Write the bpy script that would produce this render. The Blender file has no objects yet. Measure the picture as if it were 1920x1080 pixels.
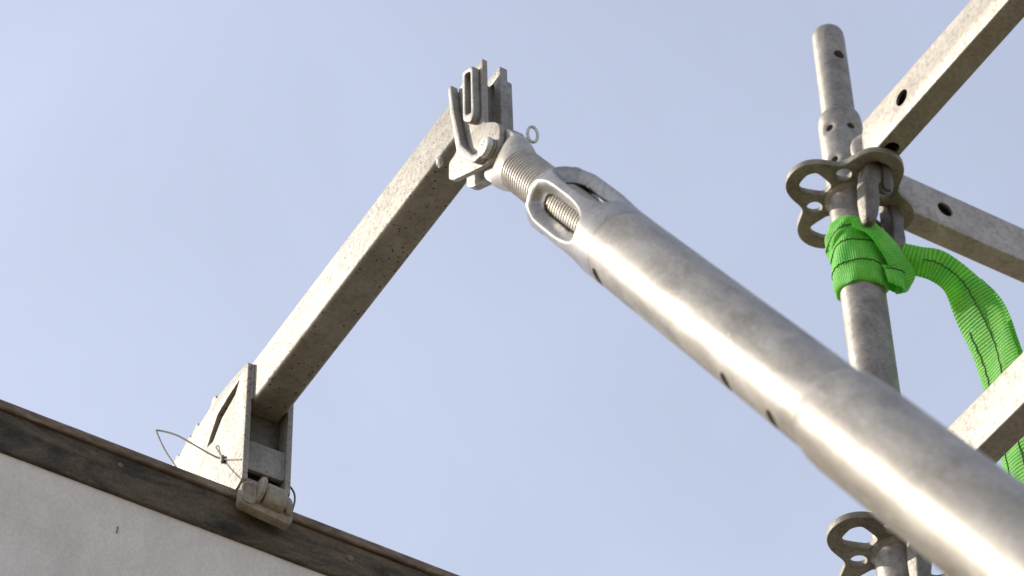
import bpy, bmesh, math, random
from mathutils import Vector, Matrix, noise

random.seed(7)
sc = bpy.context.scene
COL = sc.collection
R = math.radians

# ------------------------------------------------------------------ camera
EYE = 1.6                                   # eye height of the photographer above the ground
cam_d = bpy.data.cameras.new('camera')
cam = bpy.data.objects.new('camera', cam_d)
COL.objects.link(cam)
pitch, roll, azim = R(45.6), R(1.4), R(31.6)
fw = Vector((math.cos(pitch) * math.sin(azim), math.cos(pitch) * math.cos(azim), math.sin(pitch)))
rt = Vector((math.cos(azim), -math.sin(azim), 0))
dn = fw.cross(rt)
r2 = math.cos(roll) * rt + math.sin(roll) * dn
d2 = -math.sin(roll) * rt + math.cos(roll) * dn
m3 = Matrix((r2, -d2, -fw)).transposed()
cam.matrix_world = Matrix.Translation((0, 0, EYE)) @ m3.to_4x4()
cam_d.sensor_width = 36
cam_d.lens = 36 * 5960 / 1920
cam_d.clip_start = 0.05
cam_d.clip_end = 3000
cam_d.dof.use_dof = True
cam_d.dof.focus_distance = 3.0
cam_d.dof.aperture_fstop = 11
sc.camera = cam

# ------------------------------------------------------------------ sky, sun, exposure
SUN_EL, SUN_AZ = R(32), R(48)               # azimuth measured from -X towards +Y
sun_dir = Vector((-math.cos(SUN_AZ) * math.cos(SUN_EL), math.sin(SUN_AZ) * math.cos(SUN_EL), math.sin(SUN_EL)))
world = bpy.data.worlds.new('World')
sc.world = world
world.use_nodes = True
wn, wl = world.node_tree.nodes, world.node_tree.links
wn.clear()
sky = wn.new('ShaderNodeTexSky')
sky.sky_type = 'NISHITA'
sky.sun_disc = False
sky.sun_elevation = SUN_EL
sky.sun_rotation = R(360) - (R(90) - SUN_AZ)
sky.air_density = 1.0
sky.dust_density = 1.5
sky.ozone_density = 1.0
hs = wn.new('ShaderNodeHueSaturation')
hs.inputs['Saturation'].default_value = 0.56
hs.inputs['Hue'].default_value = 0.510
bg = wn.new('ShaderNodeBackground')
bg.inputs['Strength'].default_value = 0.15
wo = wn.new('ShaderNodeOutputWorld')
wl.new(sky.outputs[0], hs.inputs['Color'])
# thin even high haze over the whole sky, faintly uneven
hz = wn.new('ShaderNodeMix')
hz.data_type = 'RGBA'
hz.inputs[0].default_value = 0.38
hz.inputs[7].default_value = (1.98, 2.20, 2.84, 1)
wl.new(hs.outputs[0], hz.inputs[6])
wtc = wn.new('ShaderNodeTexCoord')
wno = wn.new('ShaderNodeTexNoise')
wno.inputs['Scale'].default_value = 6.0
wno.inputs['Detail'].default_value = 5
wno.inputs['Roughness'].default_value = 0.55
wno.inputs['Distortion'].default_value = 0.8
wl.new(wtc.outputs['Generated'], wno.inputs['Vector'])
wr = wn.new('ShaderNodeMapRange')
wr.inputs['From Min'].default_value = 0.3
wr.inputs['From Max'].default_value = 0.7
wr.inputs['To Min'].default_value = 0.955
wr.inputs['To Max'].default_value = 1.045
wl.new(wno.outputs['Fac'], wr.inputs['Value'])
wm = wn.new('ShaderNodeVectorMath')
wm.operation = 'SCALE'
wl.new(hz.outputs[2], wm.inputs[0])
wl.new(wr.outputs[0], wm.inputs['Scale'])
wl.new(wm.outputs[0], bg.inputs['Color'])
wl.new(bg.outputs[0], wo.inputs['Surface'])
sun_d = bpy.data.lights.new('sun', 'SUN')
sun_d.energy = 2.3
sun_d.angle = R(0.53)
sun_d.color = (1.0, 0.91, 0.78)
sun = bpy.data.objects.new('sun', sun_d)
COL.objects.link(sun)
sun.rotation_euler = sun_dir.to_track_quat('Z', 'Y').to_euler()
vs = sc.view_settings
vs.view_transform = 'Standard'
vs.look = 'None'
vs.gamma = 1
vs.use_curve_mapping = False
vs.exposure = 0.90
sc.cycles.use_denoising = True

# ------------------------------------------------------------------ materials
def new_mat(name):
    m = bpy.data.materials.new(name)
    m.use_nodes = True
    n = m.node_tree.nodes
    return m, n, m.node_tree.links, n['Principled BSDF']

def tex_noise(n, l, co, scale, detail=6, rough=0.6, dist=0.0):
    t = n.new('ShaderNodeTexNoise')
    t.inputs['Scale'].default_value = scale
    t.inputs['Detail'].default_value = detail
    t.inputs['Roughness'].default_value = rough
    t.inputs['Distortion'].default_value = dist
    l.new(co, t.inputs['Vector'])
    return t.outputs['Fac']

def ramp(n, l, fac, stops):
    r = n.new('ShaderNodeValToRGB')
    while len(r.color_ramp.elements) < len(stops):
        r.color_ramp.elements.new(0.5)
    for e, (p, c) in zip(r.color_ramp.elements, stops):
        e.position = p
        e.color = (c, c, c, 1) if isinstance(c, (int, float)) else (*c, 1)
    l.new(fac, r.inputs[0])
    return r.outputs[0]

def mix(n, l, fac, a, b, mode='MIX'):
    m = n.new('ShaderNodeMix')
    m.data_type = 'RGBA'
    m.blend_type = mode
    for sock, v in ((m.inputs[0], fac), (m.inputs[6], a), (m.inputs[7], b)):
        if isinstance(v, (int, float)):
            sock.default_value = v
        elif isinstance(v, tuple):
            sock.default_value = (*v, 1)
        else:
            l.new(v, sock)
    return m.outputs[2]

def coords(n, l, stretch=None, rot=None):
    tc = n.new('ShaderNodeTexCoord')
    co = tc.outputs['Object']
    if stretch:
        mp = n.new('ShaderNodeMapping')
        mp.vector_type = 'POINT'
        if rot:
            mp.inputs['Rotation'].default_value = rot
        l.new(co, mp.inputs['Vector'])
        mp2 = n.new('ShaderNodeMapping')
        mp2.inputs['Scale'].default_value = stretch
        l.new(mp.outputs[0], mp2.inputs['Vector'])
        co = mp2.outputs[0]
    return co

def galv(name, lo, hi, metallic, rough, stain=(0.30, 0.21, 0.12), stain_amt=0.35, specks=0.0,
         bump=0.25, stretch=None, rot=None, scale=1.0, dark=0.0, splash=0.0):
    """weathered zinc: broad mottling, fine spangle, brown water stains, optional dark pits"""
    m, n, l, p = new_mat(name)
    co = coords(n, l, stretch, rot)
    co0 = coords(n, l)
    broad = tex_noise(n, l, co, 22 * scale, 5, 0.6, 0.6)
    fine = tex_noise(n, l, co0, 190 * scale, 5, 0.65)
    grain = tex_noise(n, l, co0, 900, 2, 0.6)
    base = mix(n, l, ramp(n, l, broad, [(0.30, 0.0), (0.70, 1.0)]), lo, hi)
    fl = ramp(n, l, fine, [(0.28, 0.66), (0.5, 0.98), (0.78, 1.16)])
    base = mix(n, l, 1.0, base, fl, 'MULTIPLY')
    st = tex_noise(n, l, co, 34 * scale, 7, 0.72, 1.2)
    stm = ramp(n, l, st, [(0.56, 0.0), (0.74, stain_amt)])
    base = mix(n, l, stm, base, stain)
    if dark:
        dk = ramp(n, l, tex_noise(n, l, co0, 75 * scale, 8, 0.75, 0.4), [(0.60, 0.0), (0.68, dark)])
        base = mix(n, l, dk, base, (0.05, 0.045, 0.035))
    if splash:
        v2 = n.new('ShaderNodeTexVoronoi')
        v2.inputs['Scale'].default_value = 42
        l.new(co0, v2.inputs['Vector'])
        warp = mix(n, l, 0.35, v2.outputs['Distance'], tex_noise(n, l, co0, 160, 4, 0.7))
        spots = ramp(n, l, warp, [(0.20, 1.0), (0.235, 0.0)])
        where = ramp(n, l, tex_noise(n, l, co0, 9, 2, 0.5), [(0.50, 0.0), (0.58, splash)])
        base = mix(n, l, mix(n, l, 1.0, spots, where, 'MULTIPLY'), base, (0.50, 0.475, 0.43))
        # long fine scratches along the tube
        scr = ramp(n, l, tex_noise(n, l, co, 330, 3, 0.6), [(0.64, 0.0), (0.70, 0.55)])
        base = mix(n, l, scr, base, (0.17, 0.155, 0.13))
    rr = ramp(n, l, fine, [(0.3, rough + 0.10), (0.7, rough - 0.06)])
    hgt = mix(n, l, 0.5, fine, grain)
    if specks:
        v = n.new('ShaderNodeTexVoronoi')
        v.inputs['Scale'].default_value = 165
        v.inputs['Randomness'].default_value = 1.0
        l.new(co0, v.inputs['Vector'])
        sp = ramp(n, l, v.outputs['Distance'], [(0.15, 1.0), (0.23, 0.0)])
        area = ramp(n, l, tex_noise(n, l, co0, 60, 3, 0.5), [(0.44, 0.0), (0.54, specks)])
        spm = mix(n, l, 1.0, sp, area, 'MULTIPLY')
        base = mix(n, l, spm, base, (0.035, 0.03, 0.025))
        hgt = mix(n, l, spm, hgt, (0.0, 0.0, 0.0))
    l.new(base, p.inputs['Base Color'])
    l.new(rr, p.inputs['Roughness'])
    p.inputs['Metallic'].default_value = metallic
    b = n.new('ShaderNodeBump')
    b.inputs['Strength'].default_value = bump
    b.inputs['Distance'].default_value = 0.0012
    l.new(hgt, b.inputs['Height'])
    l.new(b.outputs[0], p.inputs['Normal'])
    return m

M = {}
M['arm'] = galv('galvanised_arm', (0.25, 0.228, 0.188), (0.365, 0.34, 0.295), 0.25, 0.55, specks=0.95, stain=(0.20, 0.14, 0.08), stain_amt=0.40, bump=0.35)
M['cast'] = galv('galvanised_casting', (0.20, 0.186, 0.162), (0.35, 0.332, 0.30), 0.30, 0.50, specks=0.5, bump=0.6, stain_amt=0.4, dark=0.25)
M['claw'] = galv('dirty_casting', (0.25, 0.21, 0.155), (0.40, 0.35, 0.28), 0.10, 0.68, stain_amt=0.6, bump=1.0, dark=0.5)
M['prop'] = galv('galvanised_prop_tube', (0.20, 0.178, 0.146), (0.46, 0.428, 0.375), 0.35, 0.41, stain=(0.25, 0.185, 0.115), stain_amt=0.60,
                 bump=0.10, stretch=(1, 1, 0.30), rot=(R(32.3), 0, 0), scale=1.7, splash=0.7)
M['housing'] = galv('bright_pressed_steel', (0.25, 0.236, 0.214), (0.37, 0.354, 0.33), 0.55, 0.34, stain=(0.28, 0.22, 0.15), stain_amt=0.40, bump=0.10)
M['thread'] = galv('threaded_steel', (0.33, 0.30, 0.25), (0.44, 0.41, 0.36), 0.40, 0.40, stain_amt=0.35, bump=0.12)
M['std'] = galv('galvanised_upright', (0.18, 0.165, 0.14), (0.35, 0.325, 0.285), 0.35, 0.46, stain=(0.21, 0.15, 0.09), stain_amt=0.45, bump=0.4, dark=0.25)
M['ledger'] = galv('galvanised_ledger', (0.25, 0.225, 0.185), (0.365, 0.335, 0.285), 0.30, 0.52, stain=(0.22, 0.165, 0.10), stain_amt=0.40, bump=0.3, splash=0.5)
M['ledger_dull'] = galv('stained_ledger', (0.31, 0.285, 0.25), (0.48, 0.445, 0.40), 0.25, 0.52, stain=(0.22, 0.15, 0.085), stain_amt=0.65, bump=0.4, dark=0.2)
M['rosette'] = galv('weathered_rosette', (0.17, 0.155, 0.115), (0.31, 0.285, 0.23), 0.30, 0.55, stain=(0.12, 0.09, 0.05), stain_amt=0.5, bump=0.6, dark=0.4)
M['hook'] = galv('shade_dark_forging', (0.08, 0.072, 0.06), (0.19, 0.172, 0.145), 0.40, 0.42, stain=(0.14, 0.10, 0.06), stain_amt=0.5, bump=0.7, dark=0.5)  # base darkened to stand in for shade under the rosette and inside the clamp
M['bright'] = galv('bright_zinc', (0.50, 0.49, 0.46), (0.62, 0.61, 0.58), 0.4, 0.42, stain_amt=0.25, bump=0.2)
M['wire'] = galv('dull_wire', (0.13, 0.11, 0.09), (0.21, 0.185, 0.15), 0.4, 0.5, bump=0.2)

def m_facing():
    m, n, l, p = new_mat('plywood_facing')
    co = coords(n, l)
    a = tex_noise(n, l, co, 9, 6, 0.6, 0.4)
    b = tex_noise(n, l, co, 420, 3, 0.7)
    base = mix(n, l, ramp(n, l, a, [(0.3, 0.0), (0.7, 1.0)]), (0.62, 0.555, 0.485), (0.76, 0.69, 0.615))
    base = mix(n, l, 1.0, base, ramp(n, l, b, [(0.3, 0.86), (0.7, 1.08)]), 'MULTIPLY')
    st = ramp(n, l, tex_noise(n, l, co, 30, 8, 0.75, 0.8), [(0.62, 0.0), (0.8, 0.35)])
    base = mix(n, l, st, base, (0.45, 0.36, 0.27))
    fl = ramp(n, l, tex_noise(n, l, co, 130, 5, 0.8, 1.5), [(0.66, 0.0), (0.76, 0.40)])
    base = mix(n, l, fl, base, (0.36, 0.30, 0.23))
    wsh = ramp(n, l, tex_noise(n, l, coords(n, l, stretch=(1, 1, 0.3)), 16, 6, 0.7, 0.6), [(0.35, 0.88), (0.65, 1.05)])
    base = mix(n, l, 1.0, base, wsh, 'MULTIPLY')
    l.new(base, p.inputs['Base Color'])
    p.inputs['Roughness'].default_value = 0.6
    bp = n.new('ShaderNodeBump')
    bp.inputs['Strength'].default_value = 0.15
    bp.inputs['Distance'].default_value = 0.001
    l.new(b, bp.inputs['Height'])
    l.new(bp.outputs[0], p.inputs['Normal'])
    return m

def m_strip():
    m, n, l, p = new_mat('oil_stained_edge_strip')
    co = coords(n, l, stretch=(0.35, 1, 1))
    co0 = coords(n, l)
    a = tex_noise(n, l, co, 26, 8, 0.68, 1.0)
    b = tex_noise(n, l, co0, 260, 5, 0.7)
    base = ramp(n, l, a, [(0.30, (0.018, 0.016, 0.015)), (0.43, (0.050, 0.043, 0.034)), (0.56, (0.115, 0.092, 0.062)), (0.74, (0.21, 0.17, 0.12))])
    base = mix(n, l, 1.0, base, ramp(n, l, b, [(0.3, 0.65), (0.7, 1.25)]), 'MULTIPLY')
    l.new(base, p.inputs['Base Color'])
    p.inputs['Roughness'].default_value = 0.8
    p.inputs['Specular IOR Level'].default_value = 0.25
    bp = n.new('ShaderNodeBump')
    bp.inputs['Strength'].default_value = 0.35
    bp.inputs['Distance'].default_value = 0.0015
    l.new(b, bp.inputs['Height'])
    l.new(bp.outputs[0], p.inputs['Normal'])
    return m

def m_rust(name='rusty_lip', c0=(0.055, 0.038, 0.027), c1=(0.18, 0.132, 0.095), c2=(0.36, 0.30, 0.245)):
    m, n, l, p = new_mat(name)
    co = coords(n, l, stretch=(0.4, 1, 1))
    a = tex_noise(n, l, co, 60, 8, 0.7, 0.5)
    base = ramp(n, l, a, [(0.3, c0), (0.52, c1), (0.72, c2)])
    l.new(base, p.inputs['Base Color'])
    p.inputs['Roughness'].default_value = 0.75
    bp = n.new('ShaderNodeBump')
    bp.inputs['Strength'].default_value = 0.7
    bp.inputs['Distance'].default_value = 0.002
    l.new(a, bp.inputs['Height'])
    l.new(bp.outputs[0], p.inputs['Normal'])
    return m

def m_web(name, ribs, depth, rlo, pale):
    """woven sling: UV.x runs across the band, UV.y along it in metres"""
    m, n, l, p = new_mat(name)
    tc = n.new('ShaderNodeTexCoord')
    sep = n.new('ShaderNodeSeparateXYZ')
    l.new(tc.outputs['UV'], sep.inputs[0])
    def wave(sock, freq):
        a = n.new('ShaderNodeMath'); a.operation = 'MULTIPLY'; a.inputs[1].default_value = freq * 2 * math.pi
        l.new(sock, a.inputs[0])
        s = n.new('ShaderNodeMath'); s.operation = 'SINE'
        l.new(a.outputs[0], s.inputs[0])
        h = n.new('ShaderNodeMath'); h.operation = 'MULTIPLY_ADD'
        h.inputs[1].default_value = 0.5; h.inputs[2].default_value = 0.5
        l.new(s.outputs[0], h.inputs[0])
        return h.outputs[0]
    rib = wave(sep.outputs[1], ribs)
    yarn = wave(sep.outputs[0], 34)
    co = coords(n, l)
    big = tex_noise(n, l, co, 45, 5, 0.6, 0.5)
    fib = tex_noise(n, l, co, 700, 3, 0.7)
    base = mix(n, l, ramp(n, l, big, [(0.35, 0.0), (0.7, 1.0)]), (0.075, 0.70, 0.025), (0.30, 0.88, 0.040))
    crest_glint = ramp(n, l, rib, [(0.45, 0.0), (0.95, pale)])
    base = mix(n, l, crest_glint, base, (0.50, 0.84, 0.30))  # sunlit highlights on the rib crests put into the colour
    dirt = ramp(n, l, tex_noise(n, l, co, 80, 7, 0.75, 0.8), [(0.60, 0.0), (0.78, 0.65)])
    base = mix(n, l, dirt, base, (0.36, 0.40, 0.06))
    base = mix(n, l, 1.0, base, ramp(n, l, rib, [(0.0, rlo), (0.6, 1.05)]), 'MULTIPLY')
    base = mix(n, l, 1.0, base, ramp(n, l, fib, [(0.3, 0.8), (0.7, 1.15)]), 'MULTIPLY')
    hgt = mix(n, l, 0.25, rib, yarn)
    bp = n.new('ShaderNodeBump')
    bp.inputs['Strength'].default_value = 0.8
    bp.inputs['Distance'].default_value = depth
    l.new(hgt, bp.inputs['Height'])
    l.new(base, p.inputs['Base Color'])
    p.inputs['Roughness'].default_value = 0.6
    p.inputs['Sheen Weight'].default_value = 0.3
    l.new(bp.outputs[0], p.inputs['Normal'])
    tr = n.new('ShaderNodeBsdfTranslucent')
    l.new(base, tr.inputs['Color'])
    mx = n.new('ShaderNodeMixShader')
    mx.inputs[0].default_value = 0.42
    l.new(p.outputs[0], mx.inputs[1])
    l.new(tr.outputs[0], mx.inputs[2])
    l.new(mx.outputs[0], n['Material Output'].inputs['Surface'])
    return m

def m_plain(name, c, rough=0.7):
    m, n, l, p = new_mat(name)
    co = coords(n, l)
    a = tex_noise(n, l, co, 300, 4, 0.6)
    base = mix(n, l, 1.0, c, ramp(n, l, a, [(0.3, 0.75), (0.7, 1.2)]), 'MULTIPLY')
    l.new(base, p.inputs['Base Color'])
    p.inputs['Roughness'].default_value = rough
    return m

def m_ground():
    m, n, l, p = new_mat('sandy_ground')
    co = coords(n, l)
    a = tex_noise(n, l, co, 0.6, 8, 0.65)
    b = tex_noise(n, l, co, 14, 6, 0.7)
    base = mix(n, l, ramp(n, l, a, [(0.3, 0.0), (0.7, 1.0)]), (0.16, 0.128, 0.075), (0.245, 0.198, 0.12))
    base = mix(n, l, 1.0, base, ramp(n, l, b, [(0.3, 0.8), (0.7, 1.1)]), 'MULTIPLY')
    l.new(base, p.inputs['Base Color'])
    p.inputs['Roughness'].default_value = 0.9
    return m

M['facing'] = m_facing()
M['strip'] = m_strip()
M['rust'] = m_rust()
M['screw'] = m_rust('rusty_screw', (0.06, 0.038, 0.02), (0.17, 0.105, 0.055), (0.27, 0.19, 0.11))
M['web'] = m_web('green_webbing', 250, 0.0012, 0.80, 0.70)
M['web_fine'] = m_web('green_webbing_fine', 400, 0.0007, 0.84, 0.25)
M['thread_black'] = m_plain('black_stitching', (0.012, 0.014, 0.012))
M['ground'] = m_ground()

# ------------------------------------------------------------------ helpers
def root(name, loc, label, cat, group=None, rz=0.0):
    o = bpy.data.objects.new(name, None)
    o.empty_display_size = 0.1
    COL.objects.link(o)
    o.location = loc
    o.rotation_euler = (0, 0, rz)
    o['label'] = label
    o['category'] = cat
    if group:
        o['group'] = group
    return o

def origin(o):
    while o.parent:
        o = o.parent
    return o.location.copy()

def finish(name, me, mat, parent=None, ang=35, local=False):
    """link a mesh built in world coordinates; parts are stored relative to their thing's base"""
    if parent is not None and not local:
        me.transform(Matrix.Translation(-origin(parent)))
    me.materials.clear()
    me.materials.append(mat)
    for p in me.polygons:
        p.use_smooth = True
    me.set_sharp_from_angle(angle=R(ang))
    o = bpy.data.objects.new(name, me)
    COL.objects.link(o)
    if parent is not None:
        o.parent = parent
    return o

def from_bm(bm, name='m'):
    bmesh.ops.recalc_face_normals(bm, faces=bm.faces)
    me = bpy.data.meshes.new(name)
    bm.to_mesh(me)
    bm.free()
    return me

def plate(outer, holes, half, bevel, mapping, res=1):
    """closed outline with holes, extruded 2*half thick with rounded edges; mapping(u, v, w) -> xyz"""
    cu = bpy.data.curves.new('outline', 'CURVE')
    cu.dimensions = '2D'
    cu.fill_mode = 'BOTH'
    cu.extrude = max(half - bevel, 1e-5)
    cu.bevel_depth = bevel
    cu.bevel_resolution = res
    cu.offset = -bevel
    for pts in [outer] + list(holes):
        s = cu.splines.new('POLY')
        s.points.add(len(pts) - 1)
        for q, (u, v) in zip(s.points, pts):
            q.co = (u, v, 0, 1)
        s.use_cyclic_u = True
    o = bpy.data.objects.new('outline', cu)
    COL.objects.link(o)
    dg = bpy.context.evaluated_depsgraph_get()
    me = bpy.data.meshes.new_from_object(o.evaluated_get(dg))
    bpy.data.objects.remove(o)
    bpy.data.curves.remove(cu)
    for v in me.vertices:
        v.co = mapping(*v.co)
    bm = bmesh.new()
    bm.from_mesh(me)
    bpy.data.meshes.remove(me)
    bmesh.ops.remove_doubles(bm, verts=bm.verts, dist=1e-6)
    return from_bm(bm)

def rounded(pts, r, seg=4):
    """round the corners of a polygon by quadratic arcs"""
    out = []
    n = len(pts)
    for i in range(n):
        a, b, c = Vector(pts[i - 1]), Vector(pts[i]), Vector(pts[(i + 1) % n])
        rr = r[i] if isinstance(r, (list, tuple)) else r
        ra = min(rr, (a - b).length * 0.48)
        rc = min(rr, (c - b).length * 0.48)
        p0 = b + (a - b).normalized() * ra
        p2 = b + (c - b).normalized() * rc
        for k in range(seg + 1):
            t = k / seg
            out.append(tuple((1 - t) ** 2 * p0 + 2 * t * (1 - t) * b + t * t * p2))
    return out

def circle(c, r, seg=24):
    return [(c[0] + r * math.cos(2 * math.pi * k / seg), c[1] + r * math.sin(2 * math.pi * k / seg)) for k in range(seg)]

def box(lo, hi, bevel=0.001, seg=2):
    bm = bmesh.new()
    bmesh.ops.create_cube(bm, size=1)
    for v in bm.verts:
        v.co = Vector([lo[i] + (v.co[i] + 0.5) * (hi[i] - lo[i]) for i in range(3)])
    if bevel:
        bmesh.ops.bevel(bm, geom=bm.edges[:], offset=bevel, segments=seg, affect='EDGES', profile=0.5)
    return bm

def grid_surface(f, nu, nv, closed_u=True, cap=True, keep=None, uv=None):
    """f(i, j) -> point, i around, j along"""
    bm = bmesh.new()
    vv = [[bm.verts.new(f(i, j)) for i in range(nu)] for j in range(nv)]
    uvl = bm.loops.layers.uv.new('UVMap') if uv else None
    for j in range(nv - 1):
        for i in range(nu if closed_u else nu - 1):
            if keep and not keep(i, j):
                continue
            k = (i + 1) % nu
            fc = bm.faces.new((vv[j][i], vv[j][k], vv[j + 1][k], vv[j + 1][i]))
            if uv:
                for lp, (a, b) in zip(fc.loops, ((i, j), (i + 1, j), (i + 1, j + 1), (i, j + 1))):
                    lp[uvl].uv = uv(a, b)
    if cap and closed_u:
        bm.faces.new(vv[0][::-1])
        bm.faces.new(vv[-1])
    return bm

def revolve(prof, p0, d, seg=48, rfun=None, cap=True, keep=None, e1=None):
    """prof = [(t, r)] about the axis p0 + t*d"""
    p0, d = Vector(p0), Vector(d).normalized()
    if e1 is None:
        e1 = d.orthogonal().normalized()
    e1 = Vector(e1)
    e1 = (e1 - d * e1.dot(d)).normalized()
    e2 = d.cross(e1)
    def f(i, j):
        th = 2 * math.pi * i / seg
        t, r = prof[j]
        if rfun:
            r = rfun(t, r, th)
        return p0 + d * t + (e1 * math.cos(th) + e2 * math.sin(th)) * r
    return grid_surface(f, seg, len(prof), True, cap, keep)

def loft(rings, seg=28):
    """rings = [(centre, e1, e2, h1, h2, exponent)] superellipse sections"""
    def f(i, j):
        c, e1, e2, h1, h2, ex = rings[j]
        th = 2 * math.pi * i / seg
        cs, sn = math.cos(th), math.sin(th)
        a = math.copysign(abs(cs) ** (2 / ex), cs)
        b = math.copysign(abs(sn) ** (2 / ex), sn)
        return Vector(c) + Vector(e1) * a * h1 + Vector(e2) * b * h2
    return grid_surface(f, seg, len(rings), True, True)

def catmull(pts, n):
    """n points per span through pts (tuples of any length)"""
    P = [Vector(p) if not isinstance(p, Vector) else p for p in pts]
    P = [P[0] * 2 - P[1]] + P + [P[-1] * 2 - P[-2]]
    out = []
    for i in range(1, len(P) - 2):
        for k in range(n):
            t = k / n
            a, b, c, d = P[i - 1], P[i], P[i + 1], P[i + 2]
            out.append(0.5 * ((2 * b) + (c - a) * t + (2 * a - 5 * b + 4 * c - d) * t * t + (3 * b - a - 3 * c + d) * t ** 3))
    out.append(P[-2])
    return out

def tube(pts, r, seg=10, n=8, closed=False):
    pts = catmull(pts, n) if n > 1 else [Vector(p) for p in pts]
    N = len(pts)
    fr = []
    up = None
    for i in range(N):
        t = (pts[min(i + 1, N - 1)] - pts[max(i - 1, 0)]).normalized()
        if up is None:
            up = t.orthogonal().normalized()
        up = (up - t * up.dot(t)).normalized()
        fr.append((pts[i], up.copy(), t.cross(up)))
    def f(i, j):
        th = 2 * math.pi * i / seg
        p, a, b = fr[j]
        return p + (a * math.cos(th) + b * math.sin(th)) * r
    return grid_surface(f, seg, N, True, True)

def cut(me, cutters):
    """boolean difference; cutters are bmeshes"""
    base = bpy.data.objects.new('base', me)
    COL.objects.link(base)
    tmp = []
    for c in cutters:
        co = bpy.data.objects.new('cutter', from_bm(c))
        COL.objects.link(co)
        md = base.modifiers.new('b', 'BOOLEAN')
        md.operation = 'DIFFERENCE'
        md.solver = 'EXACT'
        md.object = co
        tmp.append(co)
    dg = bpy.context.evaluated_depsgraph_get()
    out = bpy.data.meshes.new_from_object(base.evaluated_get(dg))
    bpy.data.objects.remove(base)
    for co in tmp:
        cm = co.data
        bpy.data.objects.remove(co)
        bpy.data.meshes.remove(cm)
    return out

def cyl(c, d, r, h0, h1, seg=28):
    return revolve([(h0, r), (h1, r)], c, d, seg)

def Z(z):
    return z + EYE

def smooth01(a, b, x):
    t = min(1, max(0, (x - a) / (b - a)))
    return t * t * (3 - 2 * t)

# ------------------------------------------------------------------ the ground
bm = bmesh.new()
bmesh.ops.create_grid(bm, x_segments=8, y_segments=8, size=1500)
g = finish('ground', from_bm(bm), M['ground'])
g['kind'] = 'structure'
g['label'] = 'sandy building site ground below the scaffold'

# ------------------------------------------------------------------ formwork panel
TOP = Z(2.0186)
panel = root('formwork_panel', (0.95, 2.045, 0), 'beige formwork panel with dark oil-stained edge strip and rusty top lip', 'formwork panel', rz=R(0.95))
def plocal(bm_, name, mat, parent=panel, ang=35):
    return finish(name, from_bm(bm_), mat, parent, ang, local=True)
X0, X1 = -0.42, 1.35
STRIP_B = TOP - 0.0575
plocal(box((X0, 0.0035, 0.02), (X1, 0.022, STRIP_B + 0.010), 0.0006), 'facing_sheet', M['facing'])
def wavy_strip(z0, z1, y0, y1, amp, seed, nseg=260, bev=0.0012):
    prof = [(y0 + bev, z0), (y0, z0 + bev), (y0, z1 - bev), (y0 + bev, z1), (y1 - bev, z1), (y1, z1 - bev), (y1, z0 + bev), (y1 - bev, z0)]
    def f(i, j):
        x = X0 + (X1 - X0) * j / nseg
        y, z = prof[i]
        k = amp * noise.noise(Vector((x * 22, seed, i * 0.4))) + amp * 0.5 * noise.noise(Vector((x * 90, seed + 5, i)))
        return (x, y + k * 0.6, z + k)
    return grid_surface(f, 8, nseg + 1)
plocal(wavy_strip(STRIP_B, TOP - 0.0105, 0.0, 0.03, 0.0003, 1.0), 'edge_strip', M['strip'])
plocal(wavy_strip(TOP - 0.0102, TOP, -0.0035, 0.06, 0.0005, 9.0), 'top_lip', M['rust'])
plocal(box((X0, 0.031, 0.02), (X1, 0.095, TOP - 0.0104), 0.002), 'back_frame', M['rust'])
for x, z, r_ in ((-0.1243, Z(1.9962), 0.0032), (0.1204, Z(1.9901), 0.0040)):
    plocal(revolve([(-0.001, r_), (0.0006, r_), (0.0012, r_ * 0.6), (0.0010, 0.0006)], (x, 0.0, z), (0, -1, 0), 16), 'screw_head', M['screw'])
plocal(tube([(-0.1196, 0.0036, Z(1.925)), (-0.1196, 0.0020, Z(1.924)), (-0.1203, 0.0020, Z(1.9185)), (-0.1204, 0.0036, Z(1.918))], 0.0006, 6, 3), 'staple', M['wire'])

# ------------------------------------------------------------------ cantilever bracket arm
armr = root('bracket_arm', (0.97, 2.06, TOP), 'pitted galvanised box-section arm clamped to the formwork panel edge', 'bracket')
def xmap(x0, x1):
    c = (x0 + x1) / 2
    return lambda u, v, w: Vector((c + w, u, v))
def xplate(name, outer, holes, x0, x1, mat, parent, bevel=0.0008):
    return finish(name, plate(outer, holes, (x1 - x0) / 2, bevel, xmap(x0, x1)), mat, parent)
AB, AT = Z(2.1264), Z(2.1846)
sec = rounded([(0.9505, AB), (0.9890, AB), (0.9890, AT), (0.9505, AT)], 0.0055, 5)
inn = rounded([(0.9545, AB + 0.004), (0.9850, AB + 0.004), (0.9850, AT - 0.004), (0.9545, AT - 0.004)], 0.003, 3)
me = plate(sec, [inn], (2.046 - 1.6285) / 2, 0.0004, lambda u, v, w: Vector((u, (2.046 + 1.6285) / 2 - w, v)))
finish('arm_tube', me, M['arm'], armr)

# head: two cheek plates with ears
def yz(l):
    return [(a, Z(b)) for a, b in l]
cheek = yz([(1.6285, 2.1845), (1.5860, 2.1845), (1.5855, 2.0960), (1.5660, 2.0780), (1.5585, 2.0660), (1.5590, 2.0500), (1.5640, 2.0385),
            (1.5760, 2.0360), (1.5900, 2.0430), (1.6394, 2.0722), (1.6475, 2.0810), (1.6470, 2.1020), (1.6350, 2.1040), (1.6285, 2.1100)])
ck = rounded(cheek, [0.001, 0.003, 0.003, 0.006, 0.007, 0.006, 0.006, 0.006, 0.006, 0.004, 0.004, 0.003, 0.003, 0.003], 4)
slot = rounded(yz([(1.6040, 2.1745), (1.5965, 2.1690), (1.5965, 2.1160), (1.6045, 2.1210)]), 0.0034, 4)
lp = xplate('head_plate', ck, [slot], 0.9503, 0.9557, M['arm'], armr)
rp = xplate('head_plate', ck, [slot], 0.9685, 0.9765, M['cast'], armr)
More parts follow.
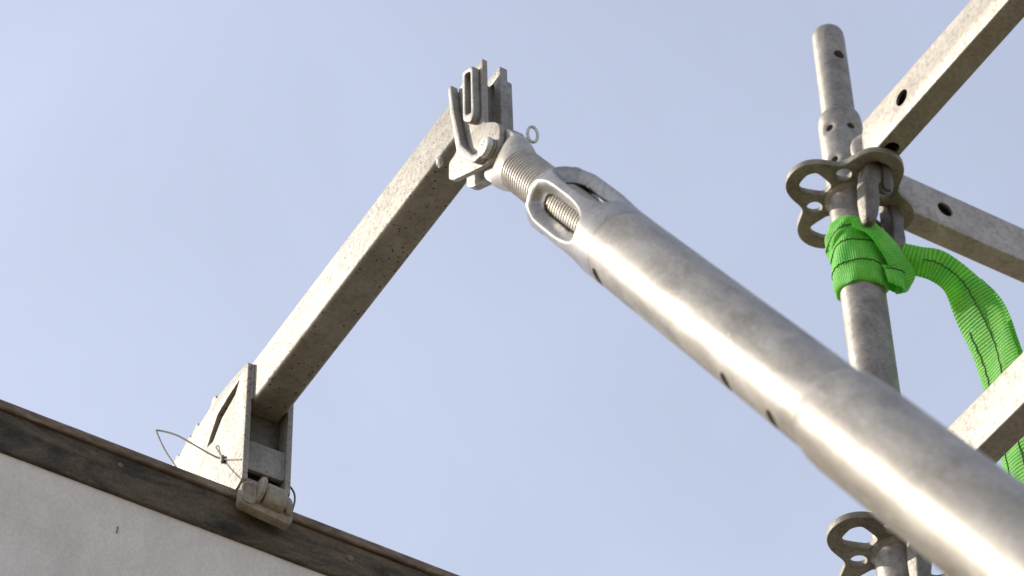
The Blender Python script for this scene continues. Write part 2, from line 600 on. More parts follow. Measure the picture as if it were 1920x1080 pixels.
# J-shaped rib on the near cheek and its mirror on the far one
rib = yz([(1.6345, 2.1850), (1.6290, 2.1865), (1.6245, 2.1500), (1.6115, 2.0875), (1.5925, 2.0560), (1.5790, 2.0470), (1.5750, 2.0400), (1.5905, 2.0440), (1.6185, 2.0800), (1.6300, 2.1450)])
rb = rounded(rib, 0.003, 3)
xplate('rib', rb, [], 0.9420, 0.9500, M['cast'], lp, 0.0014)
xplate('rib', rb, [], 0.9768, 0.9848, M['cast'], rp, 0.0014)
rim_o = rounded(yz([(1.6090, 2.1830), (1.5905, 2.1750), (1.5895, 2.1080), (1.5960, 2.1020), (1.6085, 2.1160)]), 0.0055, 5)
rim_i = rounded(yz([(1.6042, 2.1765), (1.5945, 2.1700), (1.5940, 2.1130), (1.6040, 2.1200)]), 0.0036, 4)
xplate('slot_rim', rim_o, [rim_i], 0.9425, 0.9501, M['cast'], lp, 0.0012)
xplate('slot_rim', rim_o, [rim_i], 0.9767, 0.9840, M['cast'], rp, 0.0012)
finish('head_web', from_bm(box((0.9558, 1.6020, Z(2.085)), (0.9684, 1.6090, Z(2.171)), 0.0012)), M['cast'], armr)
finish('tack_weld', from_bm(loft([((0.949, 1.655, Z(2.1065)), (0, 1, 0), (0, 0, 1), 0.001, 0.001, 2), ((0.9465, 1.655, Z(2.1085)), (0, 1, 0), (0, 0, 1), 0.0050, 0.006, 2),
       ((0.9440, 1.655, Z(2.1100)), (0, 1, 0), (0, 0, 1), 0.0040, 0.005, 2), ((0.9425, 1.655, Z(2.111)), (0, 1, 0), (0, 0, 1), 0.001, 0.001, 2)], 14)), M['cast'], armr)

# foot: two side plates straddling the arm, spacer and claw
sp_out = yz([(2.0300, 2.1770), (2.0290, 2.0240), (2.0380, 2.0192), (2.2300, 2.0192), (2.2300, 2.1500), (2.2050, 2.1690), (2.1850, 2.1790), (2.1820, 2.1720),
             (2.1590, 2.1840), (2.1560, 2.1770), (2.1430, 2.1880), (2.1390, 2.1800), (2.1130, 2.1835), (2.1095, 2.1930), (2.1035, 2.1930), (2.1000, 2.1850), (2.0650, 2.1835)])
spo = rounded(sp_out, [0.003, 0.001, 0.002, 0.003, 0.003, 0.004, 0.003, 0.002, 0.003, 0.002, 0.003, 0.002, 0.002, 0.002, 0.002, 0.002, 0.012], 3)
sl2 = rounded(yz([(2.0480, 2.1680), (2.0560, 2.1540), (2.0840, 2.1450), (2.1010, 2.1280), (2.1150, 2.1310), (2.0950, 2.1590), (2.0720, 2.1650)]), 0.0022, 3)
s1 = xplate('side_plate', spo, [sl2], 0.9440, 0.9500, M['arm'], armr)
s2 = xplate('side_plate', spo, [sl2], 0.9895, 0.9955, M['cast'], armr)
finish('cross_plate', from_bm(box((0.9503, 2.0330, Z(2.0415)), (0.9892, 2.0390, Z(2.0785)), 0.001)), M['cast'], armr)
finish('rear_plate', from_bm(box((0.9503, 2.1500, Z(2.0200)), (0.9892, 2.1560, Z(2.1600)), 0.001)), M['cast'], armr)
finish('shade_backing', from_bm(box((0.9503, 2.0465, Z(2.0200)), (0.9892, 2.0490, Z(2.1770)), 0.0008)), M['hook'], armr)  # added backing; its dark steel stands in for shade between the plates
finish('sun_block_cap', from_bm(box((0.9503, 2.0494, Z(2.1720)), (0.9892, 2.1496, Z(2.1765)), 0.0008)), M['cast'], armr)  # added cover that keeps sunlight out of the clamp cavity
finish('bolt', from_bm(cyl((0.9503, 2.041, Z(2.031)), (1, 0, 0), 0.0045, 0, 0.0389, 18)), M['cast'], armr)
# claw hooked over the lip
cl = []
me = plate(rounded([(0.9425, Z(1.9905)), (0.9960, Z(1.9845)), (0.9985, Z(1.9930)), (0.9978, Z(2.0170)), (0.9900, Z(2.0205)), (0.9560, Z(2.0240)), (0.9440, Z(2.0160))], 0.005, 4),
           [], 0.0055, 0.0012, lambda u, v, w: Vector((u, 2.0325 - w, v)), 1)
claw = finish('claw', me, M['claw'], armr)
ax = Vector((1, 0, -0.10)).normalized()
bs = []
for k in range(13):
    u = k / 12
    c = Vector((0.9632, 2.0262, Z(2.0085))) + ax * (0.0262 * u)
    e = 0.25 if k in (0, 12) else (0.88 if k in (1, 11) else 1.0)
    w_ = 1 + 0.07 * noise.noise(Vector((k * 0.9, 2.2, 0.4)))
    bs.append((c, (0, 1, 0), (0.08, 0, 1), 0.0092 * e * w_, 0.0118 * e * (1.06 if k > 9 else 1.0), 4.5))
bm = loft(bs, 32)
finish('claw_boss', from_bm(bm), M['claw'], claw)
bm = revolve([(0.0, 0.004), (0.0006, 0.0150), (0.0030, 0.0158), (0.0044, 0.0145), (0.0048, 0.004)], (0.9592, 2.0275, Z(2.0115)), ax, 24)
finish('claw_ridge', from_bm(bm), M['claw'], claw)
bm = loft([((0.9925, 2.030, Z(2.003)), (1, 0, 0), (0, 0, 1), 0.001, 0.001, 2), ((0.9925, 2.0262, Z(2.003)), (1, 0, 0), (0, 0, 1), 0.0040, 0.009, 2.6),
           ((0.9925, 2.0240, Z(2.003)), (1, 0, 0), (0, 0, 1), 0.0034, 0.008, 2.6), ((0.9925, 2.0232, Z(2.003)), (1, 0, 0), (0, 0, 1), 0.0018, 0.005, 2.6)], 20)
finish('claw_lug', from_bm(bm), M['claw'], claw)
bm = loft([((0.9510, 2.0300, Z(2.0050)), (1, 0, 0), (0, 0, 1), 0.0085, 0.0135, 3), ((0.9510, 2.0255, Z(2.0050)), (1, 0, 0), (0, 0, 1), 0.0080, 0.0130, 3),
           ((0.9510, 2.0252, Z(2.0050)), (1, 0, 0), (0, 0, 1), 0.0066, 0.0112, 3), ((0.9515, 2.0285, Z(2.0050)), (1, 0, 0), (0, 0, 1), 0.0040, 0.0075, 2.4),
           ((0.9515, 2.0288, Z(2.0050)), (1, 0, 0), (0, 0, 1), 0.0005, 0.0010, 2)], 28)
finish('claw_dish', from_bm(bm), M['claw'], claw)

def weld(pts, r_, parent, mat, seed=0.0):
    P = catmull([Vector(p) for p in pts], 14)
    N = len(P)
    def f(i, j):
        th = 2 * math.pi * i / 10
        t = (P[min(j + 1, N - 1)] - P[max(j - 1, 0)]).normalized()
        a = t.orthogonal().normalized()
        b = t.cross(a)
        rr = r_ * (0.75 + 0.25 * abs(math.sin(j * 1.1)) + 0.35 * noise.noise(Vector((j * 0.5, seed, th))))
        return P[j] + (a * math.cos(th) + b * math.sin(th)) * rr
    return finish('weld_bead', from_bm(grid_surface(f, 10, N)), mat, parent, 60)
weld([(0.9500, 2.0296, AB + 0.002), (0.9500, 2.0298, AB + 0.028), (0.9500, 2.0299, AT - 0.010)], 0.0017, armr, M['cast'], 1)
weld([(0.9893, 2.0296, AB + 0.001), (0.9893, 2.0298, AB + 0.028), (0.9893, 2.0299, AT - 0.010)], 0.0017, armr, M['cast'], 2)
weld([(0.9520, 1.6300, AB - 0.0006), (0.9700, 1.6300, AB - 0.0006), (0.9880, 1.6300, AB - 0.0006)], 0.0020, armr, M['cast'], 3)
weld([(0.9505, 2.0332, Z(2.0785)), (0.9505, 2.0332, Z(2.0600)), (0.9505, 2.0332, Z(2.0420))], 0.0014, armr, M['cast'], 4)
weld([(0.9890, 2.0332, Z(2.0785)), (0.9890, 2.0332, Z(2.0600)), (0.9890, 2.0332, Z(2.0420))], 0.0014, armr, M['cast'], 5)

# ------------------------------------------------------------------ tie wires at the clamp
w1 = finish('tie_wire', from_bm(tube([(0.944, 2.0322, Z(2.0485)), (0.9425, 2.0713, Z(2.0797)), (0.936, 2.0840, Z(2.0925)), (0.926, 2.1030, Z(2.1157)), (0.913, 2.1208, Z(2.1379)),
     (0.9015, 2.1393, Z(2.1540)), (0.9000, 2.1385, Z(2.1490)), (0.897, 2.1080, Z(2.1000)), (0.893, 2.0720, Z(2.0500)), (0.890, 2.0500, Z(2.0200))], 0.0009, 8, 8)), M['wire'])
w1['label'] = 'thin bent tie wire looping out left of the clamp plate'
w1['category'] = 'wire'
w2 = finish('tie_wire', from_bm(tube([(0.9958, 2.0356, Z(2.0420)), (0.9985, 2.0335, Z(2.0370)), (1.0005, 2.0310, Z(2.0290)), (1.0003, 2.0290, Z(2.0183)), (0.9985, 2.0300, Z(2.0053))], 0.0010, 8, 8)), M['wire'])
w2['label'] = 'short curved wire end at the right of the claw'
w2['category'] = 'wire'
fer = finish('ferrule', from_bm(revolve([(0, 0.0006), (0.0015, 0.0020), (0.0060, 0.0024), (0.0105, 0.0018), (0.012, 0.0006)], (0.9420, 2.0700, Z(2.0730)), (0, 0.15, 1), 12)), M['wire'])
fer.parent = w1

# ------------------------------------------------------------------ push-pull prop
P0 = Vector((0.9625, 1.5720, Z(2.0435)))
PD = Vector((0.0075 / 0.97, -0.5340, -0.8455)).normalized()
SIDE = Vector((-0.2451, 0.8206, -0.5162)).normalized()
FRONT = Vector((-0.9695, -0.2075, 0.1305)).normalized()
WD = Vector((1, 0, 0)).cross(PD).normalized()          # width of the flattened lug, in the arm's plane
UX = PD.cross(WD).normalized()
LEN = P0.z / -PD.z - 0.01
prop = root('push_pull_prop', (P0.x + PD.x * LEN, P0.y + PD.y * LEN, 0), 'long round steel push-pull prop with threaded spindle running towards the viewer', 'prop')
# flattened lug
def lmap(u, v, w):
    return P0 + PD * u + WD * v + UX * w
lug_o = []
for k in range(13):
    a = math.pi / 2 + math.pi * k / 12
    lug_o.append((-0.002 + 0.0185 * (abs(math.cos(a)) ** 0.7) * -1, 0.0240 * math.copysign(abs(math.sin(a)) ** 0.7, math.sin(a))))
lug_o += [(0.030, -0.0220), (0.030, 0.0220)]
spin = None
me = plate(lug_o, [circle((0, 0), 0.0066, 20)], 0.0056, 0.0012, lmap)
lug = finish('end_lug', me, M['thread'], prop)
rg = [(0.0110, 0.0050, 0.0215, 3.2), (0.0122, 0.0092, 0.0240, 3.0), (0.0165, 0.0124, 0.0250, 3.0), (0.0240, 0.0148, 0.0244, 2.5), (0.0330, 0.0168, 0.0228, 2.2), (0.0420, 0.0181, 0.0208, 2.0), (0.0500, 0.0188, 0.0194, 2.0), (0.0550, 0.0180, 0.0180, 2.0)]
bm = loft([(P0 + PD * t, UX, WD, a, b, ex) for t, a, b, ex in rg], 40)
finish('shoulder', from_bm(bm), M['thread'], lug)
prof = [(0.048, 0.0170)]
t = 0.0510
while t < 0.310:
    for q, rr in ((0.0, 0.0164), (0.12, 0.0164), (0.26, 0.0189), (0.40, 0.0196), (0.70, 0.0196), (0.86, 0.0189)):
        prof.append((t + q * 0.0060, rr))
    t += 0.0060
finish('threaded_spindle', from_bm(revolve(prof, P0, PD, 56)), M['thread'], prop, 50)
# swivel housing with five pressed windows
HS = 0.1535                                # where the housing begins along the prop
hp = [(HS + 0.001, 0.0200), (HS, 0.0215), (HS + 0.0005, 0.0240), (HS + 0.0025, 0.0270), (HS + 0.0065, 0.0298), (HS + 0.0115, 0.0318)]
tt = HS + 0.0150
while tt < HS + 0.1700:
    k = smooth01(HS + 0.0115, HS + 0.040, tt) * (1 - smooth01(HS + 0.085, HS + 0.150, tt))
    hp.append((tt, 0.0319 + 0.0024 * k))
    tt += 0.0014
HE = tt
hp.append((HE + 0.0015, 0.03185))
hp.append((HE + 0.0020, 0.0317))
WIN = [R(19) + k * 2 * math.pi / 5 for k in range(5)]
def wmask(t, th):
    best = 9.0
    for w in WIN:
        dth = (th - w + math.pi) % (2 * math.pi) - math.pi
        u = (t - HS - 0.0715) / 0.0570
        v = dth / 0.46
        best = min(best, (abs(u) ** 3.2 + abs(v) ** 3.2) ** (1 / 3.2))
    return best
def hr(t, r, th):
    m = wmask(t, th)
    sag = 1 - smooth01(0.80, 1.16, m)
    return r - 0.0120 * sag * smooth01(HS + 0.003, HS + 0.020, t)
HSEG = 240
def hkeep(i, j):
    return wmask(hp[j][0], 2 * math.pi * (i + 0.5) / HSEG) > 0.84
bm = revolve(hp, P0, PD, HSEG, hr, False, hkeep, FRONT)
# orientation of theta: FRONT -> SIDE
me = from_bm(bm)
if PD.cross(FRONT).dot(SIDE) < 0:
    pass
housing = finish('swivel_housing', me, M['housing'], prop, 60)
md = housing.modifiers.new('wall', 'SOLIDIFY')
md.thickness = 0.0022
md.offset = -1
# inner tube with pin holes
STEP = 0.752
me = from_bm(revolve([(HE - 0.012, 0.0290), (HE - 0.0118, 0.0312), (HE + 0.0015, 0.0317), (0.40, 0.0317), (0.45, 0.0317), (0.60, 0.0317), (STEP + 0.04, 0.0317), (STEP + 0.04, 0.0285), (HE - 0.012, 0.0285)], P0, PD, 96, cap=False))
holes = []
E2 = PD.cross(FRONT).normalized()
sgn = 1 if E2.dot(SIDE) > 0 else -1
for th_t in (0.3380, 0.6160, 0.7020):
    a = R(67)
    nrm = FRONT * math.cos(a) + E2 * sgn * math.sin(a)
    holes.append(cyl(P0 + PD * th_t, nrm, 0.0080, 0.015, 0.05, 24))
me = cut(me, holes)
finish('inner_tube', me, M['prop'], prop, 40)
finish('outer_tube', from_bm(revolve([(STEP + 0.012, 0.0320), (STEP - 0.002, 0.0322), (STEP, 0.0332), (STEP + 0.008, 0.0346), (STEP + 0.020, 0.0352), (STEP + 0.10, 0.0352), (1.2, 0.0352), (2.5, 0.0352), (LEN - 0.08, 0.0352)],
       P0, PD, 96, lambda t, r, th: r * (1 + 0.004 * noise.noise(Vector((t * 14, math.cos(th), math.sin(th)))))), 'm'), M['prop'], prop, 40)
finish('foot_tube', from_bm(cyl(P0, PD, 0.020, LEN - 0.12, LEN - 0.015, 32)), M['thread'], prop)
fx, fy = prop.location.x, prop.location.y
finish('foot_plate', from_bm(box((fx - 0.09, fy - 0.11, 0.0), (fx + 0.09, fy + 0.11, 0.012), 0.002)), M['cast'], prop)

# hinge pin joining arm and prop
PY, PZ = 1.5720, Z(2.0470)
pin = root('hinge_pin', (0.9625, PY, PZ), 'round headed steel pin through the arm head and prop lug', 'pin')
finish('shaft', from_bm(cyl((0.946, PY, PZ), (1, 0, 0), 0.0062, 0, 0.048, 24)), M['bright'], pin)
finish('washer', from_bm(revolve([(0, 0.0085), (0.0004, 0.0092), (0.0028, 0.0092), (0.0032, 0.0085)], (0.9468, PY, PZ), (1, 0, 0), 28)), M['cast'], pin)
hd = finish('pin_head', from_bm(revolve([(0, 0.0080), (0.0007, 0.0092), (0.0050, 0.0096), (0.0058, 0.0090)], (0.9408, PY, PZ), (1, 0, 0), 36)), M['bright'], pin)
for dy_, dz_ in ((0.0022, 0.0035), (-0.0024, 0.0028), (0.0020, -0.0005), (-0.0018, -0.0015), (0.0004, 0.0012)):
    finish('stamped_mark', from_bm(loft([((0.9412, PY + dy_, PZ + dz_), (0, 1, 0), (0, 0, 1), 0.0011, 0.0009, 2), ((0.9405, PY + dy_, PZ + dz_), (0, 1, 0), (0, 0, 1), 0.0009, 0.0007, 2)], 8)), M['screw'], hd)
ringpts = []
for k in range(0, 17):
    a = R(-90) + R(360) * k / 16
    ringpts.append((0.984 + 0.0044 * math.cos(a), 1.5590 - 0.0012 * math.cos(a), Z(2.0730) + 0.0100 * math.sin(a)))
finish('retaining_ring', from_bm(tube(ringpts, 0.0014, 10, 3)), M['bright'], pin)
finish('ring_stem', from_bm(tube([(0.979, 1.5625, Z(2.0690)), (0.978, 1.5660, Z(2.0600)), (0.984, 1.5710, Z(2.0475))], 0.0012, 8, 5)), M['bright'], pin)

# ------------------------------------------------------------------ scaffold upright
SX, SY = 1.5255, 1.7847
SZ = 2.3598
def S(x, y, z):
    return Vector((SX + x, SY + y, Z(SZ + z)))
std = root('scaffold_standard', (SX, SY, 0), 'galvanised vertical scaffold tube with narrow spigot top and lobed rosettes', 'scaffold post')
dimples = [(-161.9, 0.228), (-99.1, 0.227), (-160.1, 0.1764), (-71.9, 0.1764), (18, 0.228), (108, 0.228)]
zc = Z(SZ)
def sr(t, r, th):
    z = t - zc
    if z < 0.12:
        return r
    for a, dz in dimples:
        dth = (th - R(a) + math.pi) % (2 * math.pi) - math.pi
        q = math.hypot(dth * 0.024, z - dz) / 0.0105
        if q < 1:
            r -= 0.0026 * (1 - q * q) ** 1.5
    return r
prof = [(0.0, 0.0238), (0.6, 0.0238), (zc - 0.6, 0.0238), (zc, 0.0238), (zc + 0.10, 0.0238)]
z = 0.12
while z < 0.256:
    prof.append((zc + z, 0.0238 + 0.0006 * smooth01(0.16, 0.20, z) - 0.0008 * smooth01(0.243, 0.256, z)))
    z += 0.0025
prof += [(zc + 0.2585, 0.0228), (zc + 0.2598, 0.0210), (zc + 0.2600, 0.0180)]
me = from_bm(revolve(prof, (SX, SY, 0), (0, 0, 1), 96, sr, True, None, (1, 0, 0)))
cuts = []
for a, dz in dimples[:4]:
    dirv = Vector((math.cos(R(a)), math.sin(R(a)), 0))
    cuts.append(cyl(S(0, 0, dz), dirv, 0.0046, 0.012, 0.04, 20))
me = cut(me, cuts)
body = finish('post_tube', me, M['std'], std, 45)
spz = [(zc + 0.2601, 0.0185), (zc + 0.33, 0.0185), (zc + 0.395, 0.0183), (zc + 0.402, 0.0178), (zc + 0.4055, 0.0165), (zc + 0.4075, 0.0140), (zc + 0.4080, 0.0095)]
me = from_bm(revolve(spz, (SX, SY, 0), (0, 0, 1), 64, None, True, None, (1, 0, 0)))
dv = Vector((math.cos(R(-96.9)), math.sin(R(-96.9)), 0))
me = cut(me, [cyl(S(0, 0, 0.352), dv, 0.0066, 0.004, 0.04, 24)])
finish('spigot', me, M['std'], std, 40)

def rosette_outline():
    pts = []
    for k in range(160):
        th = 2 * math.pi * k / 160
        r = 0.0662 + 0.0122 * math.cos(4 * th) - 0.0016 * math.cos(8 * th)
        pts.append((r * math.cos(th), r * math.sin(th)))
    return pts
def rosette_holes():
    hs_ = []
    for k in range(4):
        a = k * math.pi / 2
        ca, sa = math.cos(a), math.sin(a)
        raw = [(0.0290, -0.0080), (0.0440, -0.0130), (0.0545, -0.0155), (0.0612, -0.0075), (0.0612, 0.0075), (0.0545, 0.0155), (0.0440, 0.0130), (0.0290, 0.0080)]
        pts = rounded(raw, 0.0045, 4)
        hs_.append([(x * ca - y * sa, x * sa + y * ca) for x, y in pts])
        b = a + math.pi / 4
        hs_.append(circle((0.0390 * math.cos(b), 0.0390 * math.sin(b)), 0.0084, 20))
    hs_.append(circle((0, 0), 0.0225, 32))
    return hs_
ro, rh = rosette_outline(), rosette_holes()
for z0 in (0.1290, -0.3690):
    me = plate(ro, rh, 0.0042, 0.0012, lambda u, v, w, z0=z0: S(u, v, z0 + 0.0042 + w), 2)
    rs = finish('rosette', me, M['rosette'], std, 40)
    wl_ = []
    for zz, sg in ((z0 - 0.0001, -1), (z0 + 0.0085, 1)):
        bm = revolve([(0, 0.0236), (0, 0.0282), (0.0012 * sg, 0.0275), (0.0045 * sg, 0.0245), (0.0050 * sg, 0.0236)], S(0, 0, zz), (0, 0, 1), 72,
                     lambda t, r, th: r * (1 + 0.02 * noise.noise(Vector((math.cos(th) * 9, math.sin(th) * 9, zz * 30 + t * 200)))), False)
        finish('weld_bead', from_bm(bm), M['std'], rs, 60)

# ------------------------------------------------------------------ ledgers
def ledger(name, label, cat, along, z0, length, mat, side_hole, bottom_hole, group):
    """along: 'y' runs towards -Y, 'x' runs towards +X; z0 = underside height relative to the post datum"""
    if along == 'y':
        q = lambda a, s, z: S(s, -a, z)          # a: outward, s: sideways
        A, B = Vector((0, -1, 0)), Vector((1, 0, 0))
    else:
        q = lambda a, s, z: S(a, s, z)
        A, B = Vector((1, 0, 0)), Vector((0, 1, 0))
    UP = Vector((0, 0, 1))
    r_ = root(name, q(0.05, 0, z0), label, cat, group)
    H, W2, T = 0.0578, 0.0140, 0.003
    st = 0.0530 if along == 'y' else 0.0600
    o_ = rounded([(-W2, 0), (W2, 0), (W2, H), (-W2, H)], 0.0024, 3)
    i_ = rounded([(-W2 + T, T), (W2 - T, T), (W2 - T, H - T), (-W2 + T, H - T)], 0.001, 2)
    half = (length - st) / 2
    mid = (length + st) / 2
    me = plate(o_, [i_], half, 0.0003, lambda u, v, w: q(mid + w, u, z0 + v))
    cs = []
    if side_hole:
        a, hz, rr = side_hole
        cs.append(cyl(q(a, 0, z0 + hz), -B, rr, 0.004, 0.03, 32))
    if bottom_hole:
        a, rr = bottom_hole
        cs.append(cyl(q(a, 0, z0), -UP, rr, -0.012, 0.02, 32))
    if cs:
        me = cut(me, cs)
    finish('ledger_tube', me, mat, r_)
    zc_ = z0 + H * 0.55
    hb = loft([(q(st + 0.004, 0, zc_ - 0.002), B, UP, 0.0120, 0.0240, 5), (q(st - 0.0006, 0, zc_ - 0.002), B, UP, 0.0136, 0.0272, 5), (q(st - 0.004, 0, zc_ - 0.001), B, UP, 0.0125, 0.0262, 4),
               (q(st - 0.010, 0, zc_ + 0.002), B, UP, 0.0092, 0.0235, 3), (q(st - 0.016, 0, zc_ + 0.004), B, UP, 0.0135, 0.0225, 2.6), (q(st - 0.021, 0, zc_ + 0.004), B, UP, 0.0158, 0.0205, 2.6),
               (q(st - 0.0255, 0, zc_ + 0.004), B, UP, 0.0140, 0.0180, 2.6), (q(0.0255, 0, zc_ + 0.004), B, UP, 0.0100, 0.0140, 2.6)], 32)
    hc = finish('head_casting', from_bm(hb), M['std'], r_, 60)
    # hook that drops through the rosette slot, and its locking wedge
    zt = z0 + 0.012
    hk = loft([(q(0.047, -0.006, zt), B, A, 0.0085, 0.0085, 6), (q(0.047, -0.006, z0 - 0.006), B, A, 0.0085, 0.0085, 6), (q(0.047, -0.0085, z0 - 0.016), B, A, 0.0105, 0.0095, 6),
               (q(0.046, -0.0095, z0 - 0.030), B, A, 0.0110, 0.0085, 7), (q(0.0445, -0.0110, z0 - 0.034), B, A, 0.0105, 0.0080, 5), (q(0.0430, -0.0125, z0 - 0.060), B, A, 0.0095, 0.0090, 6), (q(0.0420, -0.0135, z0 - 0.078), B, A, 0.0080, 0.0080, 5),
               (q(0.0410, -0.0140, z0 - 0.088), B, A, 0.0062, 0.0062, 4), (q(0.0405, -0.0142, z0 - 0.0905), B, A, 0.0042, 0.0042, 3)], 28)
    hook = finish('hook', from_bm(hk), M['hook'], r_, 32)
    wg = loft([(q(0.0545, 0.0075, zt), B, A, 0.0055, 0.0045, 3), (q(0.0545, 0.0078, z0 - 0.010), B, A, 0.0060, 0.0050, 3), (q(0.0540, 0.0080, z0 - 0.026), B, A, 0.0064, 0.0054, 2.6),
               (q(0.0535, 0.0080, z0 - 0.034), B, A, 0.0058, 0.0050, 2.4), (q(0.0535, 0.0080, z0 - 0.039), B, A, 0.0030, 0.0028, 2)], 20)
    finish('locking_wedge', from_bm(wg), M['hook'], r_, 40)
    return r_
LG = 'scaffold ledgers locked into the rosettes'
ledger('scaffold_ledger', 'sunlit rectangular ledger rising to the upper right from the top rosette', 'scaffold ledger', 'y', 0.1380, 1.05, M['ledger'], (0.1210, 0.0305, 0.0098), (0.0785, 0.0080), LG)
ledger('scaffold_ledger', 'grey stained ledger running right and down from the top rosette', 'scaffold ledger', 'x', 0.1380, 1.05, M['ledger_dull'], (0.1203, 0.0290, 0.0100), None, LG)
ledger('scaffold_ledger', 'lower ledger crossing in front of the green strap at the right edge', 'scaffold ledger', 'y', -0.3570, 1.05, M['ledger'], (0.62, 0.0305, 0.0098), (0.0785, 0.0080), LG)

# ------------------------------------------------------------------ green lifting sling
sl = root('lifting_sling', S(0, 0, 0.02), 'bright green webbing sling knotted round the scaffold post below the rosette', 'sling')

def ribbon(path, thick, nu=14, per=10, cup=0.0):
    """path = [(pos, width vector)]; returns bmesh with UVs and frame list"""
    pp = catmull([p for p, w in path], per)
    ww = catmull([w for p, w in path], per)
    N = len(pp)
    fr = []
    s = 0
    for k in range(N):
        t = (pp[min(k + 1, N - 1)] - pp[max(k - 1, 0)]).normalized()
        w = ww[k]
        hw = w.length
        w = (w - t * w.dot(t)).normalized()
        nrm = t.cross(w)
        if k:
            s += (pp[k] - pp[k - 1]).length
        fr.append((pp[k], w, hw, nrm, s))
    ring = []
    for i in range(nu + 1):
        ring.append((-1 + 2 * i / nu, 1))
    for i in range(nu, -1, -1):
        ring.append((-1 + 2 * i / nu, -1))
    def pos(k, x, side):
        p, w, hw, nrm, s_ = fr[k]
        edge = math.sqrt(max(0.0, 1 - abs(x) ** 8))
        c = cup * (1 - x * x) + 0.0009 * math.sin(s_ * 70 + x * 3) + 0.0016 * noise.noise(Vector((x * 1.4, s_ * 30, 3.1)))
        return p + w * (x * hw) + nrm * (c + side * thick / 2 * edge)
    def f(i, j):
        x, sd = ring[i]
        return pos(j, x, sd)
    def uvf(i, j):
        x, sd = ring[i % len(ring)]
        return ((x + 1) / 2, fr[j][4])
    bm_ = grid_surface(f, len(ring), N, True, True, None, uvf)
    return bm_, pos, N

def stitch(pos, N, x, side, r_=0.00055, k0=0, k1=None, lift=0.0004):
    pts = []
    for k in range(k0, (k1 or N)):
        a = pos(k, x, side)
        b = pos(k, x, -side)
        pts.append(a + (a - b).normalized() * lift + (pos(k, x + 0.05, side) - a).normalized() * 0.0009 * (1 if k % 4 < 2 else -1) * 0.5)
    return tube(pts, r_, 6, 1)

def wrap(th0, th1, zb, zt, r0, name, seed, n=120, m=22, thick=0.0026, lines=(), uv0=0.0, taper=True):
    def pt(i, j):
        th = th0 + (th1 - th0) * j / n
        x = i / m
        lo, hi = zb(th), zt(th)
        zz = lo + (hi - lo) * x
        rr = r0(th) + 0.0022 * math.sin(math.pi * x) + 0.0022 * noise.noise(Vector((math.cos(th) * 1.9 + seed, math.sin(th) * 1.6, x * 2.2))) + 0.0006 * math.sin(x * 17 + th * 4 + seed) + 0.0009 * math.sin(x * 7 - th * 5 + seed)
        rr += 0.0020 * (x < 0.02 or x > 0.98) * -0.6
        return rr, th, zz
    ring = [(i, 0) for i in range(m + 1)] + [(i, 1) for i in range(m, -1, -1)]
    def f(i, j):
        a, inner = ring[i]
        rr, th, zz = pt(a, j)
        rr -= thick * inner
        return S(rr * math.cos(th), rr * math.sin(th), zz)
    def uvf(i, j):
        a, inner = ring[i % len(ring)]
        return (a / m, uv0 + (th0 + (th1 - th0) * j / n) * 0.028)
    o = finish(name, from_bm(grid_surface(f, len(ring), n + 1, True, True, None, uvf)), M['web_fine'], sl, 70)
    for x, a0, a1 in lines:
        pts = []
        for j in range(int(n * a0), int(n * a1)):
            rr, th, zz = pt(x * m, j)
            rr += 0.0005
            zz += 0.0005 * (1 if j % 4 < 2 else -1)
            pts.append(S(rr * math.cos(th), rr * math.sin(th), zz))
        finish('stitching', from_bm(tube(pts, 0.0005, 6, 1)), M['thread_black'], o)
    return o

def lerp_ang(tab):
    tab = sorted(tab)
    def f(th):
        a = math.degrees(th) % 360
        ext = [(tab[-1][0] - 360, tab[-1][1])] + tab + [(tab[0][0] + 360, tab[0][1])]
        for (a0, v0), (a1, v1) in zip(ext, ext[1:]):
            if a0 <= a <= a1:
                t = (a - a0) / (a1 - a0)
                t = t * t * (3 - 2 * t)
                return v0 + (v1 - v0) * t
        return tab[0][1]
    return f
# angles in degrees: 150 = left outline, 240 = facing the viewer, 330 = right outline
lowb = lerp_ang([(60, 0.004), (140, -0.011), (214, -0.0165), (270, -0.020), (310, -0.012), (0, 0.0)])
lowt = lerp_ang([(60, 0.046), (140, 0.054), (214, 0.0600), (270, 0.056), (310, 0.040), (0, 0.034)])
wrap(R(30), R(390), lowb, lowt, lambda th: 0.0276, 'lower_wrap', 1.3, lines=((0.36, 0.30, 0.82), (0.76, 0.30, 0.80)))
upb = lerp_ang([(60, 0.040), (140, 0.046), (214, 0.0540), (270, 0.046), (310, 0.028), (0, 0.030)])
upt = lerp_ang([(60, 0.070), (140, 0.078), (214, 0.0800), (270, 0.066), (310, 0.046), (0, 0.052)])
wrap(R(30), R(390), upb, upt, lambda th: 0.0294, 'upper_wrap', 4.7, lines=((0.30, 0.30, 0.82),))

# diagonal turn that crosses the front towards the knot
V = Vector
cross_path = [(S(-0.0190, -0.0245, 0.0620), V((0.0032, 0.0048, 0.0104))), (S(-0.0060, -0.0330, 0.0540), V((0.0056, 0.0032, 0.0144))), (S(0.0100, -0.0355, 0.0360), V((0.0096, 0.0016, 0.0160))),
              (S(0.0235, -0.0345, 0.0150), V((0.0120, 0.0000, 0.0144))), (S(0.0350, -0.0280, 0.0020), V((0.0104, -0.0032, 0.0128))), (S(0.0400, -0.0160, -0.0010), V((0.0072, -0.0048, 0.0096)))]
bm, pos, N = ribbon(cross_path, 0.0032, 16, 10, 0.003)
cr = finish('cross_turn', from_bm(bm), M['web_fine'], sl, 70)
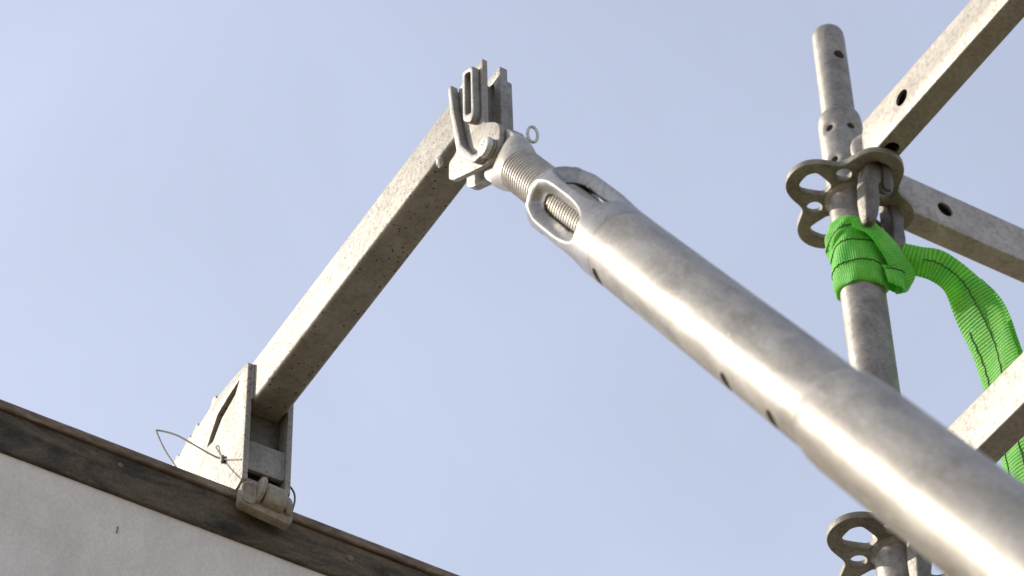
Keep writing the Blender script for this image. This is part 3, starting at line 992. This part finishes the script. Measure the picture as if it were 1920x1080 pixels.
# knot lump behind the crossing
kn_path = [(S(0.0060, -0.0300, -0.0060), V((0.002, 0.004, 0.016))), (S(0.0190, -0.0310, -0.0040), V((0.004, 0.004, 0.017))), (S(0.0300, -0.0250, 0.0060), V((0.006, 0.002, 0.016))), (S(0.0330, -0.0120, 0.0200), V((0.008, 0.002, 0.014)))]
bm, pos, N = ribbon(kn_path, 0.0032, 14, 10, 0.004)
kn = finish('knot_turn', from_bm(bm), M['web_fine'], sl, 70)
finish('stitching', from_bm(stitch(pos, N, 0.1, 1)), M['thread_black'], kn)
# free tail arching out and hanging down
RW = V((0.8517, -0.5240, 0.0))              # strap lies flat towards the yard
LW = V((0.03, -1.0, 0.0))
UW = V((-0.3740, -0.6080, 0.7000))
tail = [
    (S(0.0325, -0.0306, 0.0315), UW * 0.0150),
    (S(0.0471, -0.0396, 0.0245), UW * 0.0155),
    (S(0.0673, -0.0469, 0.0202), UW * 0.0165 + RW * 0.004),
    (S(0.0903, -0.0498, 0.0038), UW * 0.0130 + RW * 0.0130),
    (S(0.1087, -0.0484, -0.0277), UW * 0.004 + RW * 0.006 + LW * 0.021),
    (S(0.1231, -0.0478, -0.0707), LW * 0.0275 + RW * 0.001),
    (S(0.1284, -0.0477, -0.1154), LW * 0.0285),
    (S(0.1346, -0.0458, -0.1692), LW * 0.0285),
    (S(0.1428, -0.0404, -0.2339), LW * 0.0285),
    (S(0.1472, -0.0383, -0.3079), LW * 0.0285),
    (S(0.1475, -0.0356, -0.3942), LW * 0.0285),
]
bm, pos, N = ribbon(tail, 0.0030, 18, 12, 0.002)
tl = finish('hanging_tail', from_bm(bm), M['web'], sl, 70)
for x in (0.18, -0.62):
    for sd in (1, -1):
        finish('stitching', from_bm(stitch(pos, N, x, sd, k0=(14 if x > 0 else 52))), M['thread_black'], tl)
back = [(p + V((0.0120, 0.0040, 0.004)), w) for p, w in tail[3:]]
bm, pos, N = ribbon(back, 0.0030, 12, 10, -0.002)
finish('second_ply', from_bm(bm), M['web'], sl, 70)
